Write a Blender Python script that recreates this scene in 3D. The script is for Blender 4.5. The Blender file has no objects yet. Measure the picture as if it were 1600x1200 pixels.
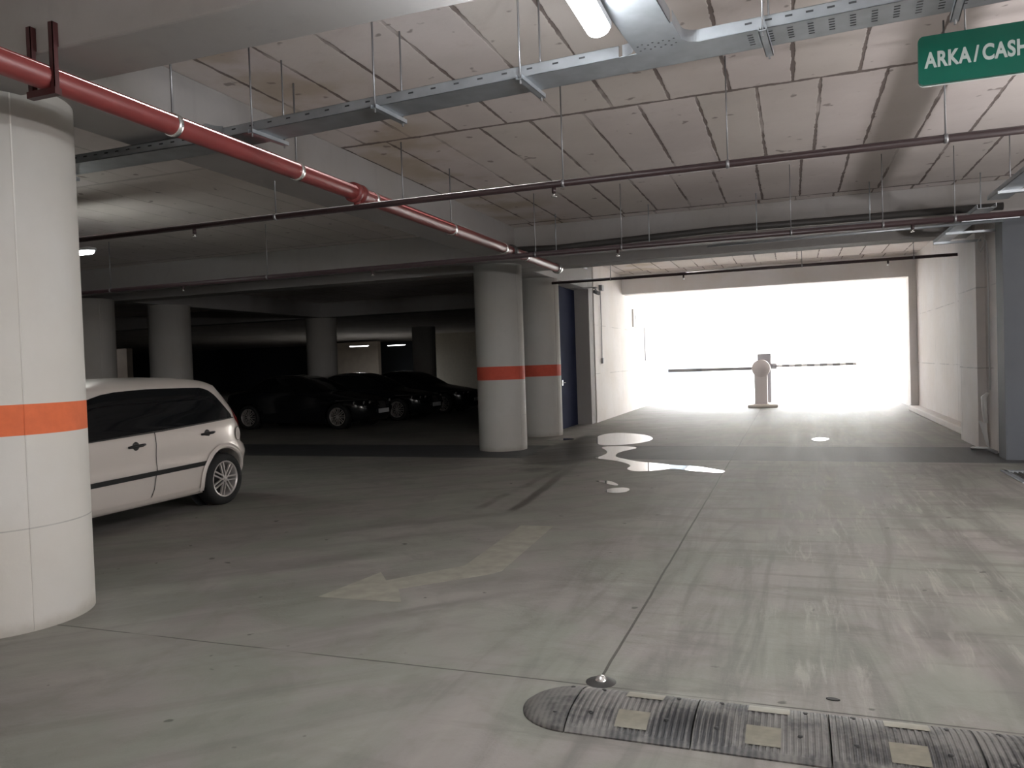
import bpy, bmesh, math, random
from mathutils import Vector, Matrix
random.seed(7)
C = bpy.context.scene.collection
PI = math.pi
H = 1.5
# ------------------------------------------------------------------ materials
def nodes(name):
    m = bpy.data.materials.new(name); m.use_nodes = True
    nt = m.node_tree; b = nt.nodes['Principled BSDF']
    return m, nt, b
def simple(name, col, rough=.6, metal=0., spec=.5, noise=0., nscale=6., bump=0., coat=0.):
    m, nt, b = nodes(name)
    b.inputs['Base Color'].default_value = (*col, 1); b.inputs['Roughness'].default_value = rough
    b.inputs['Metallic'].default_value = metal; b.inputs['Specular IOR Level'].default_value = spec
    if coat: b.inputs['Coat Weight'].default_value = coat; b.inputs['Coat Roughness'].default_value = .05
    if noise or bump:
        tc = nt.nodes.new('ShaderNodeTexCoord'); n = nt.nodes.new('ShaderNodeTexNoise')
        n.inputs['Scale'].default_value = nscale; n.inputs['Detail'].default_value = 6
        nt.links.new(tc.outputs['Object'], n.inputs['Vector'])
        if noise:
            r = nt.nodes.new('ShaderNodeValToRGB')
            r.color_ramp.elements[0].position = .3; r.color_ramp.elements[1].position = .7
            r.color_ramp.elements[0].color = (*[max(0, c*(1-noise)) for c in col], 1)
            r.color_ramp.elements[1].color = (*[min(1, c*(1+noise)) for c in col], 1)
            nt.links.new(n.outputs['Fac'], r.inputs['Fac']); nt.links.new(r.outputs['Color'], b.inputs['Base Color'])
        if bump:
            bp = nt.nodes.new('ShaderNodeBump'); bp.inputs['Strength'].default_value = bump; bp.inputs['Distance'].default_value = .01
            nt.links.new(n.outputs['Fac'], bp.inputs['Height']); nt.links.new(bp.outputs['Normal'], b.inputs['Normal'])
    return m
def emit(name, col, s):
    m, nt, b = nodes(name)
    b.inputs['Base Color'].default_value = (*col, 1)
    b.inputs['Emission Color'].default_value = (*col, 1); b.inputs['Emission Strength'].default_value = s
    return m
class NB:
    """tiny node helper"""
    def __init__(s, nt):
        s.nt = nt
        g = nt.nodes.new('ShaderNodeNewGeometry'); s.pos = g.outputs['Position']
        x = nt.nodes.new('ShaderNodeSeparateXYZ'); nt.links.new(s.pos, x.inputs[0])
        s.x, s.y, s.z = x.outputs
    def put(s, sock, v):
        if hasattr(v, 'is_output'): s.nt.links.new(v, sock)
        else: sock.default_value = v
    def m(s, op, a, b=0., c=0., clamp=False):
        n = s.nt.nodes.new('ShaderNodeMath'); n.operation = op; n.use_clamp = clamp
        s.put(n.inputs[0], a); s.put(n.inputs[1], b); s.put(n.inputs[2], c); return n.outputs[0]
    def vec(s, x, y, z):
        n = s.nt.nodes.new('ShaderNodeCombineXYZ'); s.put(n.inputs[0], x); s.put(n.inputs[1], y); s.put(n.inputs[2], z); return n.outputs[0]
    def noise(s, vec, scale, detail=5., rough=.55, dist=0.):
        n = s.nt.nodes.new('ShaderNodeTexNoise'); s.put(n.inputs['Vector'], vec)
        n.inputs['Scale'].default_value = scale; n.inputs['Detail'].default_value = detail
        n.inputs['Roughness'].default_value = rough; n.inputs['Distortion'].default_value = dist
        return n.outputs['Fac']
    def ss(s, v, a, b, lo=0., hi=1.):
        n = s.nt.nodes.new('ShaderNodeMapRange'); n.interpolation_type = 'SMOOTHSTEP'
        s.put(n.inputs['Value'], v); n.inputs['From Min'].default_value = a; n.inputs['From Max'].default_value = b
        n.inputs['To Min'].default_value = lo; n.inputs['To Max'].default_value = hi; return n.outputs['Result']
    def mix(s, f, a, b, mode='MIX'):
        n = s.nt.nodes.new('ShaderNodeMix'); n.data_type = 'RGBA'; n.blend_type = mode
        s.put(n.inputs[0], f)
        for i, v in ((6, a), (7, b)):
            if hasattr(v, 'is_output'): s.nt.links.new(v, n.inputs[i])
            else: n.inputs[i].default_value = (*v, 1)
        return n.outputs[2]
    def line(s, v, at, w, soft=.6):
        d = s.m('ABSOLUTE', s.m('SUBTRACT', v, at)); return s.ss(d, w*soft, w, 1., 0.)
    def inside(s, v, a, b, e=.02):
        return s.m('MULTIPLY', s.ss(v, a-e, a+e), s.ss(v, b-e, b+e, 1., 0.))

def mat_floor():
    m, nt, b = nodes('concrete_floor'); k = NB(nt)
    big = k.noise(k.pos, .55, 4); med = k.noise(k.pos, 2.6, 6, .6, .6); fine = k.noise(k.pos, 22., 5, .7)
    # tyre swept streaks: two stretch directions
    st1 = k.noise(k.vec(k.m('MULTIPLY', k.x, 3.2), k.m('MULTIPLY', k.y, .35), 0.), 1.1, 5, .6, 1.2)
    u = k.m('ADD', k.m('MULTIPLY', k.x, .75), k.m('MULTIPLY', k.y, .66)); v = k.m('SUBTRACT', k.m('MULTIPLY', k.y, .75), k.m('MULTIPLY', k.x, .66))
    st2 = k.noise(k.vec(k.m('MULTIPLY', u, .28), k.m('MULTIPLY', v, 2.6), 0.), 1.0, 5, .6, 1.0)
    # turning sweep wheels leave towards the left bay
    right = k.ss(k.x, -2.6, -.4)
    st = k.m('ADD', k.m('MULTIPLY', st1, right), k.m('MULTIPLY', st2, k.m('SUBTRACT', 1., right)))
    hue = k.noise(k.pos, 1.3, 3, .5, .5)
    c = k.mix(k.ss(hue, .40, .60), (.232, .234, .203), (.262, .238, .225))
    c = k.mix(k.m('MULTIPLY', k.ss(big, .42, .62), .45), c, (.30, .285, .26))
    c = k.mix(k.m('MULTIPLY', k.ss(med, .45, .66), .45), c, (.17, .17, .145))
    c = k.mix(k.m('MULTIPLY', k.m('MULTIPLY', k.ss(st, .36, .56, 1., 0.), k.m('ADD', .32, k.m('MULTIPLY', right, .23))), 1.), c, (.115, .11, .10))
    c = k.mix(k.m('MULTIPLY', k.ss(st, .54, .72), .28), c, (.38, .36, .325))
    # scuffs across the lane and worn pale patches in the wheel tracks
    st3 = k.noise(k.vec(k.m('MULTIPLY', k.x, .5), k.m('MULTIPLY', k.y, 3.), 3.), 1.4, 6, .65, .8)
    c = k.mix(k.m('MULTIPLY', k.m('MULTIPLY', k.ss(st3, .50, .66), right), .5), c, (.135, .125, .115))
    scr = k.noise(k.vec(k.m('MULTIPLY', k.x, 14.), k.m('MULTIPLY', k.y, 1.3), 7.), 1.2, 6, .7, .5)
    pt = k.m('MULTIPLY', k.m('MULTIPLY', k.ss(scr, .50, .66), k.inside(k.x, -.2, 1.75, .35)), k.ss(k.noise(k.pos, 1.0, 3), .40, .56))
    c = k.mix(k.m('MULTIPLY', pt, .42), c, (.42, .395, .35))
    c = k.mix(k.m('MULTIPLY', k.ss(fine, .55, .8), .25), c, (.16, .15, .13))
    sp = k.noise(k.pos, 9., 2, .4)
    c = k.mix(k.m('MULTIPLY', k.ss(sp, .73, .77), .75), c, (.06, .055, .05))
    # saw cut joints
    wob = k.m('MULTIPLY', k.m('SUBTRACT', k.noise(k.pos, 1.5, 3), .5), .018)
    jx = k.m('MULTIPLY', k.line(k.m('ADD', k.x, wob), -.89, .009), k.ss(k.y, 3.4, 3.5))
    jy = k.line(k.m('ADD', k.y, wob), 3.45, .007)
    jy = k.m('MULTIPLY', jy, k.ss(k.noise(k.pos, .9, 2), .38, .46))
    j = k.m('MAXIMUM', jx, jy)
    c = k.mix(k.m('MULTIPLY', j, .8), c, (.045, .04, .035))
    # the dark beam's reflection, painted as a strip between the two slabs
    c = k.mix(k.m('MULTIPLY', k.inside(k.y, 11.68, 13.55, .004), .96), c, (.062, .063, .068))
    # damp patch round the puddles
    wn = k.noise(k.pos, 1.6, 5, .6, .4)
    dx = k.m('DIVIDE', k.m('ADD', k.x, 3.45), .72); dy = k.m('DIVIDE', k.m('SUBTRACT', k.y, 13.2), 2.5)
    rr = k.m('SQRT', k.m('ADD', k.m('MULTIPLY', dx, dx), k.m('MULTIPLY', dy, dy)))
    wet = k.ss(k.m('ADD', rr, k.m('MULTIPLY', k.m('SUBTRACT', wn, .5), 1.6)), .85, 1.15, 1., 0.)
    # damp wheel tracks leading from the puddle to the lower left
    wob2 = k.m('MULTIPLY', k.m('SUBTRACT', wn, .5), .10)
    ln = k.m('ADD', k.m('ADD', k.x, k.m('MULTIPLY', k.y, .0857)), k.m('ADD', wob2, 2.107))
    t1 = k.m('MULTIPLY', k.line(ln, 0., .085, .3), k.inside(k.y, 7.45, 11.6, .12))
    t1 = k.m('MULTIPLY', t1, k.ss(k.y, 8.6, 10.2, 1., .45))
    ln2 = k.m('ADD', k.m('ADD', k.x, wob2), 3.16)
    t2 = k.m('MULTIPLY', k.line(ln2, 0., .08, .2), k.inside(k.y, 7.5, 11.6, .3))
    t2 = k.m('MULTIPLY', t2, k.ss(k.noise(k.pos, 1.9, 3), .44, .56, .15, .8))
    tr = k.m('MAXIMUM', t1, t2)
    wet = k.m('MAXIMUM', wet, k.m('MULTIPLY', tr, .9))
    c = k.mix(k.m('MULTIPLY', wet, .9), c, (.04, .036, .03))
    nt.links.new(c, b.inputs['Base Color'])
    r = k.m('ADD', .47, k.m('MULTIPLY', st, .25)); r = k.m('SUBTRACT', r, k.m('MULTIPLY', wet, .2))
    nt.links.new(r, b.inputs['Roughness']); b.inputs['Specular IOR Level'].default_value = .38
    bp = nt.nodes.new('ShaderNodeBump'); bp.inputs['Strength'].default_value = .25; bp.inputs['Distance'].default_value = .01
    nt.links.new(k.m('SUBTRACT', fine, k.m('MULTIPLY', j, 1.5)), bp.inputs['Height']); nt.links.new(bp.outputs['Normal'], b.inputs['Normal'])
    return m
def mat_ceiling():
    m, nt, b = nodes('board_marked_concrete'); k = NB(nt)
    n1 = k.noise(k.pos, .8, 4); n2 = k.noise(k.pos, 5., 6, .65); n3 = k.noise(k.pos, 1.7, 3)
    wx = k.m('ADD', k.x, k.m('MULTIPLY', k.m('SUBTRACT', n3, .5), .02)); wy = k.m('ADD', k.y, k.m('MULTIPLY', k.m('SUBTRACT', n3, .5), .03))
    # formwork sheets: seams every .5 m across, 2.44 m along, rows slipped against each other
    row = k.m('FLOOR', k.m('DIVIDE', k.m('SUBTRACT', k.y, 6.82-24.4), 2.44))
    slip = k.m('MULTIPLY', k.m('SINE', k.m('MULTIPLY', row, 2.3)), .12)
    fx = k.m('ABSOLUTE', k.m('SUBTRACT', k.m('FRACT', k.m('DIVIDE', k.m('ADD', k.m('ADD', wx, slip), 50.33), .50)), .5))
    fx = k.m('MULTIPLY', k.m('SUBTRACT', .5, fx), .50)
    fy = k.m('ABSOLUTE', k.m('SUBTRACT', k.m('FRACT', k.m('DIVIDE', k.m('SUBTRACT', wy, 6.82-24.4), 2.44)), .5))
    fy = k.m('MULTIPLY', k.m('SUBTRACT', .5, fy), 2.44)
    bw = k.m('MULTIPLY', k.m('SUBTRACT', n2, .34), .05)
    lx = k.ss(k.m('SUBTRACT', fx, bw), .002, .009, 1., 0.); ly = k.ss(k.m('SUBTRACT', fy, k.m('MULTIPLY', bw, 1.8)), .004, .016, 1., 0.)
    lx = k.m('MULTIPLY', lx, k.ss(k.noise(k.pos, .7, 3), .38, .5, .25, 1.))
    ln = k.m('MULTIPLY', k.m('MAXIMUM', lx, ly), k.ss(k.x, -4.8, -4.6, .35, 1.))
    pan = nt.nodes.new('ShaderNodeTexWhiteNoise'); pan.noise_dimensions = '2D'
    nt.links.new(k.vec(k.m('FLOOR', k.m('DIVIDE', k.m('ADD', k.m('ADD', k.x, slip), 50.33), .50)), row, 0.), pan.inputs['Vector'])
    c = k.mix(k.ss(n1, .35, .65), (.66, .595, .580), (.74, .675, .66))
    c = k.mix(k.m('MULTIPLY', pan.outputs['Value'], .45), c, (.64, .60, .53))
    c = k.mix(k.m('MULTIPLY', k.ss(n2, .55, .8), .4), c, (.52, .455, .42))
    # rusty yellow discolouring by the long beam
    yel = k.m('MULTIPLY', k.inside(k.x, -4.3, -3.2, .35), k.ss(k.noise(k.pos, 1.1, 4), .42, .62))
    c = k.mix(k.m('MULTIPLY', yel, .55), c, (.42, .33, .20))
    sp = k.noise(k.pos, 7., 2, .4); c = k.mix(k.m('MULTIPLY', k.ss(sp, .71, .76), .6), c, (.13, .09, .08))
    c = k.mix(k.m('MULTIPLY', ln, .8), c, (.10, .065, .055))
    nt.links.new(c, b.inputs['Base Color']); b.inputs['Roughness'].default_value = .85
    bp = nt.nodes.new('ShaderNodeBump'); bp.inputs['Strength'].default_value = .4; bp.inputs['Distance'].default_value = .02
    nt.links.new(k.m('SUBTRACT', k.m('MULTIPLY', n2, .4), ln), bp.inputs['Height']); nt.links.new(bp.outputs['Normal'], b.inputs['Normal'])
    return m
def mat_concrete(name, base, band=None, bandcol=None, seams=False, dirt=.25):
    m, nt, b = nodes(name); k = NB(nt)
    n1 = k.noise(k.pos, .9, 4); n2 = k.noise(k.pos, 6., 6, .65); n3 = k.noise(k.vec(k.m('MULTIPLY', k.x, 5.), k.m('MULTIPLY', k.y, 5.), k.m('MULTIPLY', k.z, .6)), 1.3, 4)
    dk = tuple(c*.8 for c in base)
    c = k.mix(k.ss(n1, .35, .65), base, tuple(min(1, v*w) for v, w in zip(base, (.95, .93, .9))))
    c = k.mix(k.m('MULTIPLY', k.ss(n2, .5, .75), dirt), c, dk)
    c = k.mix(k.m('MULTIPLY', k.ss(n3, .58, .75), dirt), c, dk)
    if seams:
        wz = k.m('ADD', k.z, k.m('MULTIPLY', k.m('SUBTRACT', n1, .5), .03))
        s1 = k.m('MAXIMUM', k.line(wz, 1.22, .012), k.line(wz, 2.44, .012))
        fy = k.m('MULTIPLY', k.m('SUBTRACT', .5, k.m('ABSOLUTE', k.m('SUBTRACT', k.m('FRACT', k.m('DIVIDE', k.y, 2.44)), .5))), 2.44)
        s2 = k.ss(fy, .006, .014, 1., 0.)
        c = k.mix(k.m('MULTIPLY', k.m('MULTIPLY', k.m('MAXIMUM', s1, s2), k.ss(k.noise(k.pos, 1.3, 2), .4, .55)), .55), c, tuple(v*.45 for v in base))
    if band:
        inb = k.m('MULTIPLY', k.ss(k.z, band[0]-.002, band[0]+.002), k.ss(k.z, band[1]-.002, band[1]+.002, 1., 0.))
        bc = k.mix(k.ss(n2, .3, .7), bandcol, tuple(v*.85 for v in bandcol))
        c = k.mix(inb, c, bc)
        # shutter seams and a grimy foot
        c = k.mix(k.m('MULTIPLY', k.line(k.z, .62, .005), k.ss(n1, .4, .6, 0., .6)), c, tuple(v*.4 for v in base))
        c = k.mix(k.m('MULTIPLY', k.ss(k.m('ADD', k.z, k.m('MULTIPLY', n2, .12)), .06, .16, 1., 0.), .5), c, (.25, .22, .17))
    nt.links.new(c, b.inputs['Base Color']); b.inputs['Roughness'].default_value = .7; b.inputs['Specular IOR Level'].default_value = .35
    bp = nt.nodes.new('ShaderNodeBump'); bp.inputs['Strength'].default_value = .2; bp.inputs['Distance'].default_value = .01
    nt.links.new(n2, bp.inputs['Height']); nt.links.new(bp.outputs['Normal'], b.inputs['Normal'])
    return m
def mat_bump_rubber():
    m, nt, b = nodes('dusty_black_rubber'); k = NB(nt)
    n1 = k.noise(k.pos, 3.5, 4, .6); n2 = k.noise(k.pos, 40., 5, .7)
    rib = k.m('ABSOLUTE', k.m('SUBTRACT', k.m('FRACT', k.m('MULTIPLY', k.x, 40.)), .5))
    dust = k.m('ADD', k.m('MULTIPLY', k.ss(n1, .38, .6), .7), k.m('MULTIPLY', k.ss(n2, .4, .7), .3))
    dust = k.m('ADD', dust, k.m('MULTIPLY', k.m('SUBTRACT', rib, .25), .8))
    # tyres keep two zones dark
    z1 = k.m('MULTIPLY', k.inside(k.x, -.53, -.27, .05), k.inside(k.y, 2.98, 3.19, .04))
    dust = k.m('SUBTRACT', dust, k.m('MULTIPLY', z1, k.m('SUBTRACT', 1.5, k.m('MULTIPLY', rib, 2.6))))
    c = k.mix(k.ss(dust, -.3, 1.), (.02, .02, .022), (.165, .157, .147))
    nt.links.new(c, b.inputs['Base Color']); b.inputs['Roughness'].default_value = .55
    return m
M = {}
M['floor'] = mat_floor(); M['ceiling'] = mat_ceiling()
M['beam'] = mat_concrete('painted_beam_concrete', (.31, .298, .292), seams=False, dirt=.35)
M['wall'] = mat_concrete('white_board_marked_wall', (.74, .705, .69), seams=True, dirt=.35)
M['haze_white'] = mat_concrete('haze_lightened_frame_paint', (.90, .88, .875), dirt=.06)  # exit frame's white raised to stand in for the haze over it
M['white_wall'] = mat_concrete('white_painted_wall', (.78, .75, .72), dirt=.1)
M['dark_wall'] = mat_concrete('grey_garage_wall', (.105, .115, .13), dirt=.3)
M['col_near'] = mat_concrete('white_column_paint_orange_band', (.60, .585, .555), (1.18, 1.365), (.72, .16, .06), dirt=.14)
M['col_mid'] = mat_concrete('white_column_paint_red_band', (.45, .445, .42), (1.25, 1.485), (.55, .09, .055), dirt=.2)
M['col_far'] = mat_concrete('grey_column_paint', (.50, .48, .45), dirt=.2)
M['strip'] = simple('beam_reflection_strip', (.10, .10, .105), .5, noise=.2, nscale=3)  # dark tone stands for the beam mirrored in the floor
M['paint_arrow'] = simple('worn_cream_road_paint', (.30, .285, .24), .6, noise=.14, nscale=9)
M['red_pipe'] = simple('red_pipe_enamel', (.185, .034, .032), .42, noise=.12, nscale=4)
M['dark_red'] = simple('dark_red_pipe_enamel', (.032, .017, .018), .42, noise=.15, nscale=5)
M['maroon'] = simple('maroon_primer_steel', (.055, .012, .012), .5)
M['zinc'] = simple('galvanised_steel', (.44, .47, .50), .42, .8, noise=.12, nscale=7)
M['zinc_dark'] = simple('dark_slot', (.03, .032, .035), .7)
M['chrome'] = simple('bright_clamp_steel', (.85, .85, .83), .25, .9)
M['rod'] = simple('dull_threaded_rod', (.30, .30, .31), .45, .8)
M['rubber'] = mat_bump_rubber()
M['pad'] = simple('faded_yellow_reflector', (.205, .19, .15), .5, noise=.12, nscale=25)
M['silver'] = simple('silver_beige_car_paint', (.76, .695, .64), .34, .2, coat=.7)
M['black_paint'] = simple('black_car_paint', (.006, .007, .009), .16, 0, coat=.6)
M['glass'] = simple('tinted_car_glass', (.006, .007, .008), .05)
M['black'] = simple('black_plastic', (.012, .012, .012), .5)
M['trim'] = simple('dark_grey_trim', (.045, .042, .04), .5)
M['tyre'] = simple('tyre_rubber', (.012, .012, .012), .75)
M['alloy'] = simple('alloy_wheel', (.62, .58, .56), .3, .6)
M['red_lens'] = simple('red_tail_lens', (.25, .01, .01), .2)
M['lamp_glass'] = simple('clear_headlamp', (.35, .35, .36), .12, .6)
M['plate'] = simple('white_number_plate', (.6, .6, .6), .5)
M['water'] = simple('still_water_film', (.05, .045, .04), .015, spec=.6)
M['navy'] = simple('navy_steel_door', (.022, .028, .06), .9, spec=.1, noise=.1, nscale=2)
M['green'] = simple('green_sign_face', (.0, .105, .07), .35, noise=.06, nscale=5)
M['sign_text'] = simple('white_sign_lettering', (.45, .51, .49), .4)
M['white_plastic'] = simple('white_plastic', (.75, .75, .74), .4)
M['grey_plastic'] = simple('grey_plastic', (.33, .33, .34), .5)
M['barrier_body'] = simple('barrier_cabinet_paint', (.74, .70, .71), .45)
M['barrier_dark'] = simple('barrier_dark_cabinet', (.34, .34, .36), .45)
M['white_paint'] = simple('white_arm_paint', (.8, .8, .8), .4)
M['tube'] = emit('lit_fluorescent_diffuser', (.95, 1., .98), 18.)
M['tube_far'] = emit('lit_distant_diffuser', (.93, .95, 1.), 6.)
M['facade'] = simple('beige_render', (.72, .66, .56), .8, noise=.05)
M['asphalt'] = simple('pale_yard_paving', (.46, .45, .44), .8, noise=.1, nscale=2)
M['door_red'] = simple('red_door_paint', (.30, .02, .02), .5)
M['off_white'] = simple('cream_wall_paint', (.40, .34, .28), .7, noise=.08, nscale=2)

# ------------------------------------------------------------------ mesh helpers
class MB:
    def __init__(s): s.v = []; s.f = []; s.sm = []
    def add(s, vs, fs, smooth=False):
        o = len(s.v); s.v += [tuple(v) for v in vs]
        s.f += [tuple(i+o for i in f) for f in fs]; s.sm += [smooth]*len(fs)
        return s
    def box(s, x0, x1, y0, y1, z0, z1, mat=None):
        vs = [Vector((x, y, z)) for x in (x0, x1) for y in (y0, y1) for z in (z0, z1)]
        if mat: vs = [mat @ v for v in vs]
        return s.add(vs, [(0, 1, 3, 2), (4, 6, 7, 5), (0, 4, 5, 1), (2, 3, 7, 6), (0, 2, 6, 4), (1, 5, 7, 3)])
    def tube(s, pts, r, n=12, closed_ends=True, smooth=True):
        pts = [Vector(p) for p in pts]; rs = r if isinstance(r, (list, tuple)) else [r]*len(pts)
        ref = None; rings = []
        for i, p in enumerate(pts):
            d = (pts[min(i+1, len(pts)-1)] - pts[max(i-1, 0)]).normalized()
            if ref is None: ref = Vector((0, 0, 1)) if abs(d.z) < .9 else Vector((1, 0, 0))
            a = d.cross(ref).normalized(); bb = a.cross(d).normalized(); ref = bb
            rings.append([p + (a*math.cos(2*PI*j/n) + bb*math.sin(2*PI*j/n))*rs[i] for j in range(n)])
        vs = [v for rg in rings for v in rg]
        fs = [(i*n+j, i*n+(j+1) % n, (i+1)*n+(j+1) % n, (i+1)*n+j) for i in range(len(pts)-1) for j in range(n)]
        s.add(vs, fs, smooth)
        if closed_ends:
            s.add(rings[0], [tuple(range(n))[::-1]]); s.add(rings[-1], [tuple(range(n))])
        return s
    def prism(s, poly, z0, z1, mat=None, smooth=False):
        n = len(poly); vs = [Vector((x, y, z0)) for x, y in poly] + [Vector((x, y, z1)) for x, y in poly]
        if mat: vs = [mat @ v for v in vs]
        s.add(vs, [tuple(range(n))[::-1], tuple(range(n, 2*n))])
        return s.add(vs, [(i, (i+1) % n, n+(i+1) % n, n+i) for i in range(n)], smooth)
    def lathe(s, prof, c=(0, 0, 0), axis='Z', n=24, smooth=True):
        """prof: (radius, height) pairs"""
        vs = []
        for r, h in prof:
            for j in range(n):
                a = 2*PI*j/n; p = (r*math.cos(a), r*math.sin(a), h)
                if axis == 'X': p = (h, r*math.cos(a), r*math.sin(a))
                if axis == 'Y': p = (r*math.sin(a), h, r*math.cos(a))
                vs.append((p[0]+c[0], p[1]+c[1], p[2]+c[2]))
        fs = [(i*n+j, i*n+(j+1) % n, (i+1)*n+(j+1) % n, (i+1)*n+j) for i in range(len(prof)-1) for j in range(n)]
        return s.add(vs, fs, smooth)
    def grid(s, P, nu, nv, smooth=True, flip=False):
        vs = [P(i/nu, j/nv) for i in range(nu+1) for j in range(nv+1)]
        fs = []
        for i in range(nu):
            for j in range(nv):
                f = (i*(nv+1)+j, (i+1)*(nv+1)+j, (i+1)*(nv+1)+j+1, i*(nv+1)+j+1)
                fs.append(f[::-1] if flip else f)
        return s.add(vs, fs, smooth)
    def build(s, name, mat, parent=None, bevel=0., recalc=True):
        me = bpy.data.meshes.new(name); me.from_pydata(s.v, [], s.f)
        me.polygons.foreach_set('use_smooth', s.sm); me.materials.append(mat)
        if recalc:
            bm = bmesh.new(); bm.from_mesh(me); bmesh.ops.remove_doubles(bm, verts=bm.verts, dist=1e-5)
            bmesh.ops.recalc_face_normals(bm, faces=bm.faces); bm.to_mesh(me); bm.free()
        o = bpy.data.objects.new(name, me); C.objects.link(o)
        if parent is not None: o.parent = parent
        if bevel:
            b = o.modifiers.new('b', 'BEVEL'); b.width = bevel; b.segments = 2; b.limit_method = 'ANGLE'; b.angle_limit = .7
        return o
def build_multi(name, parts, parent=None):
    """one mesh whose surface pattern has materials of its own"""
    me = bpy.data.meshes.new(name); vs = []; fs = []; sm = []; mi = []
    for k_, (mb, mat) in enumerate(parts):
        o = len(vs); vs += mb.v; fs += [tuple(i+o for i in f) for f in mb.f]; sm += mb.sm; mi += [k_]*len(mb.f)
        me.materials.append(mat)
    me.from_pydata(vs, [], fs); me.polygons.foreach_set('use_smooth', sm); me.polygons.foreach_set('material_index', mi)
    o = bpy.data.objects.new(name, me); C.objects.link(o)
    if parent is not None: o.parent = parent
    return o
def tag(o, label=None, cat=None, group=None, kind=None):
    if label: o['label'] = label
    if cat: o['category'] = cat
    if group: o['group'] = group
    if kind: o['kind'] = kind
    return o
def empty(name, loc, label, cat, group=None, rz=0.):
    o = bpy.data.objects.new(name, None); o.empty_display_size = .1; C.objects.link(o)
    o.location = loc; o.rotation_euler = (0, 0, rz); return tag(o, label, cat, group)
def struct(name, mb, mat, parent=None, bevel=0.):
    o = mb.build(name, mat, parent, bevel); o['kind'] = 'structure'; return o
def kids(o): return [c for c in bpy.data.objects if c.parent == o]
def copy_tree(o, parent=None):
    c = o.copy(); C.objects.link(c); c.parent = parent
    for ch in kids(o): copy_tree(ch, c)
    return c

# ------------------------------------------------------------------ the setting
def st(name, box, mat, **k):
    return struct(name, MB().box(*box), mat, **k)
XL, XR, YB, YF = -62., 9., -5.5, 56.
st('floor', (XL, XR, YB, 11.68, -.2, 0.), M['floor'])
st('floor', (XL, XR, 13.55, YF, -.2, 0.), M['floor'])
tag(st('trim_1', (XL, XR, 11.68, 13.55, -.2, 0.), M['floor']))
st('ceiling', (XL, XR, YB, 14.1, 3.75, 3.95), M['ceiling'])
st('ceiling', (XL, -4.9, 14.1, YF, 3.75, 3.95), M['ceiling'])
st('ceiling', (-4.9, XR, 14.1, 30., 4.0, 4.2), M['ceiling'])
struct('ceiling', MB().box(-5.0, XR, 14.1, 14.2, 3.95, 4.2), M['beam'])
st('wall_back', (XL, XR, YB-.2, YB, -.1, 4.2), M['white_wall'])
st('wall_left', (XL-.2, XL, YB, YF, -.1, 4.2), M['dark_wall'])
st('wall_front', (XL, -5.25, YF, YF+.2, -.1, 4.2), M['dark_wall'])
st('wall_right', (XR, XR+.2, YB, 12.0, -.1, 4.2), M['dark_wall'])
# the wall right of the passage, stepping back at the expansion joint
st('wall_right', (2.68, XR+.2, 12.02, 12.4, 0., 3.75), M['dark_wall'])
struct('wall_right', MB().box(2.76, 3.4, 12.4, 13.45, 0., 3.75), M['wall'])
struct('wall_right', MB().box(2.64, 3.4, 13.45, 14.75, 0., 4.), M['wall'])
struct('wall_right', MB().box(3.02, 3.4, 14.75, 30.2, 0., 4.), M['wall'])
struct('trim_2', MB().box(2.78, 3.02, 14.75, 22.15, 0., .13), M['wall'], bevel=.02)
# left passage wall with its grey end face, and the dark wall that splits it from the bays
struct('wall_left', MB().box(-4.98, -4.6, 18.75, 30.2, 0., 4.), M['wall'])
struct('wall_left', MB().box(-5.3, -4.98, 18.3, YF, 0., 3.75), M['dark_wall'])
struct('wall_left', MB().box(-4.98, -4.62, 18.3, 18.75, 0., 4.), M['beam'])
# frame round the exit: lintel and two posts
struct('trim_3', MB().box(-4.6, 3.02, 22.2, 22.65, 3.44, 4.), M['haze_white'])
struct('trim_4', MB().box(2.84, 3.02, 22.15, 22.65, 0., 3.44), M['haze_white'])

BEAM = 'concrete beams under the slab'
def beam(box, label):
    o = MB().box(*box).build('concrete_beam', M['beam'], bevel=.012)
    return tag(o, label, 'beam', BEAM)
beam((-4.72, -4.22, 3.40, 11.95, 3.28, 3.75), 'long grey concrete beam running away above the red water main')
beam((-4.72, -4.22, YB, 3.0, 3.28, 3.75), 'concrete beam over the camera side of the nearest column')
beam((XL, XR, 3.0, 3.40, 3.21, 3.75), 'wide concrete cross beam nearest the camera, crossing over the nearest column')
beam((XL, XR, 11.95, 12.45, 3.28, 3.75), 'concrete cross beam in front of the expansion joint')
beam((XL, XR, 13.6, 14.1, 3.28, 3.75), 'concrete cross beam just behind the expansion joint, nearer side of the passage')
beam((-5.25, -4.62, 14.1, 18.3, 3.28, 3.75), 'short concrete beam over the navy door beside the passage')
beam((XL, -5.3, 21.8, 22.3, 3.28, 3.75), 'dim concrete cross beam deep in the dark bays')
beam((-15.05, -14.55, 3.40, 11.95, 3.28, 3.75), 'concrete beam parallel to the long beam, far left beyond the silver car')
beam((-15.05, -14.55, 14.1, 21.8, 3.28, 3.75), 'dark concrete beam above the black cars')

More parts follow.
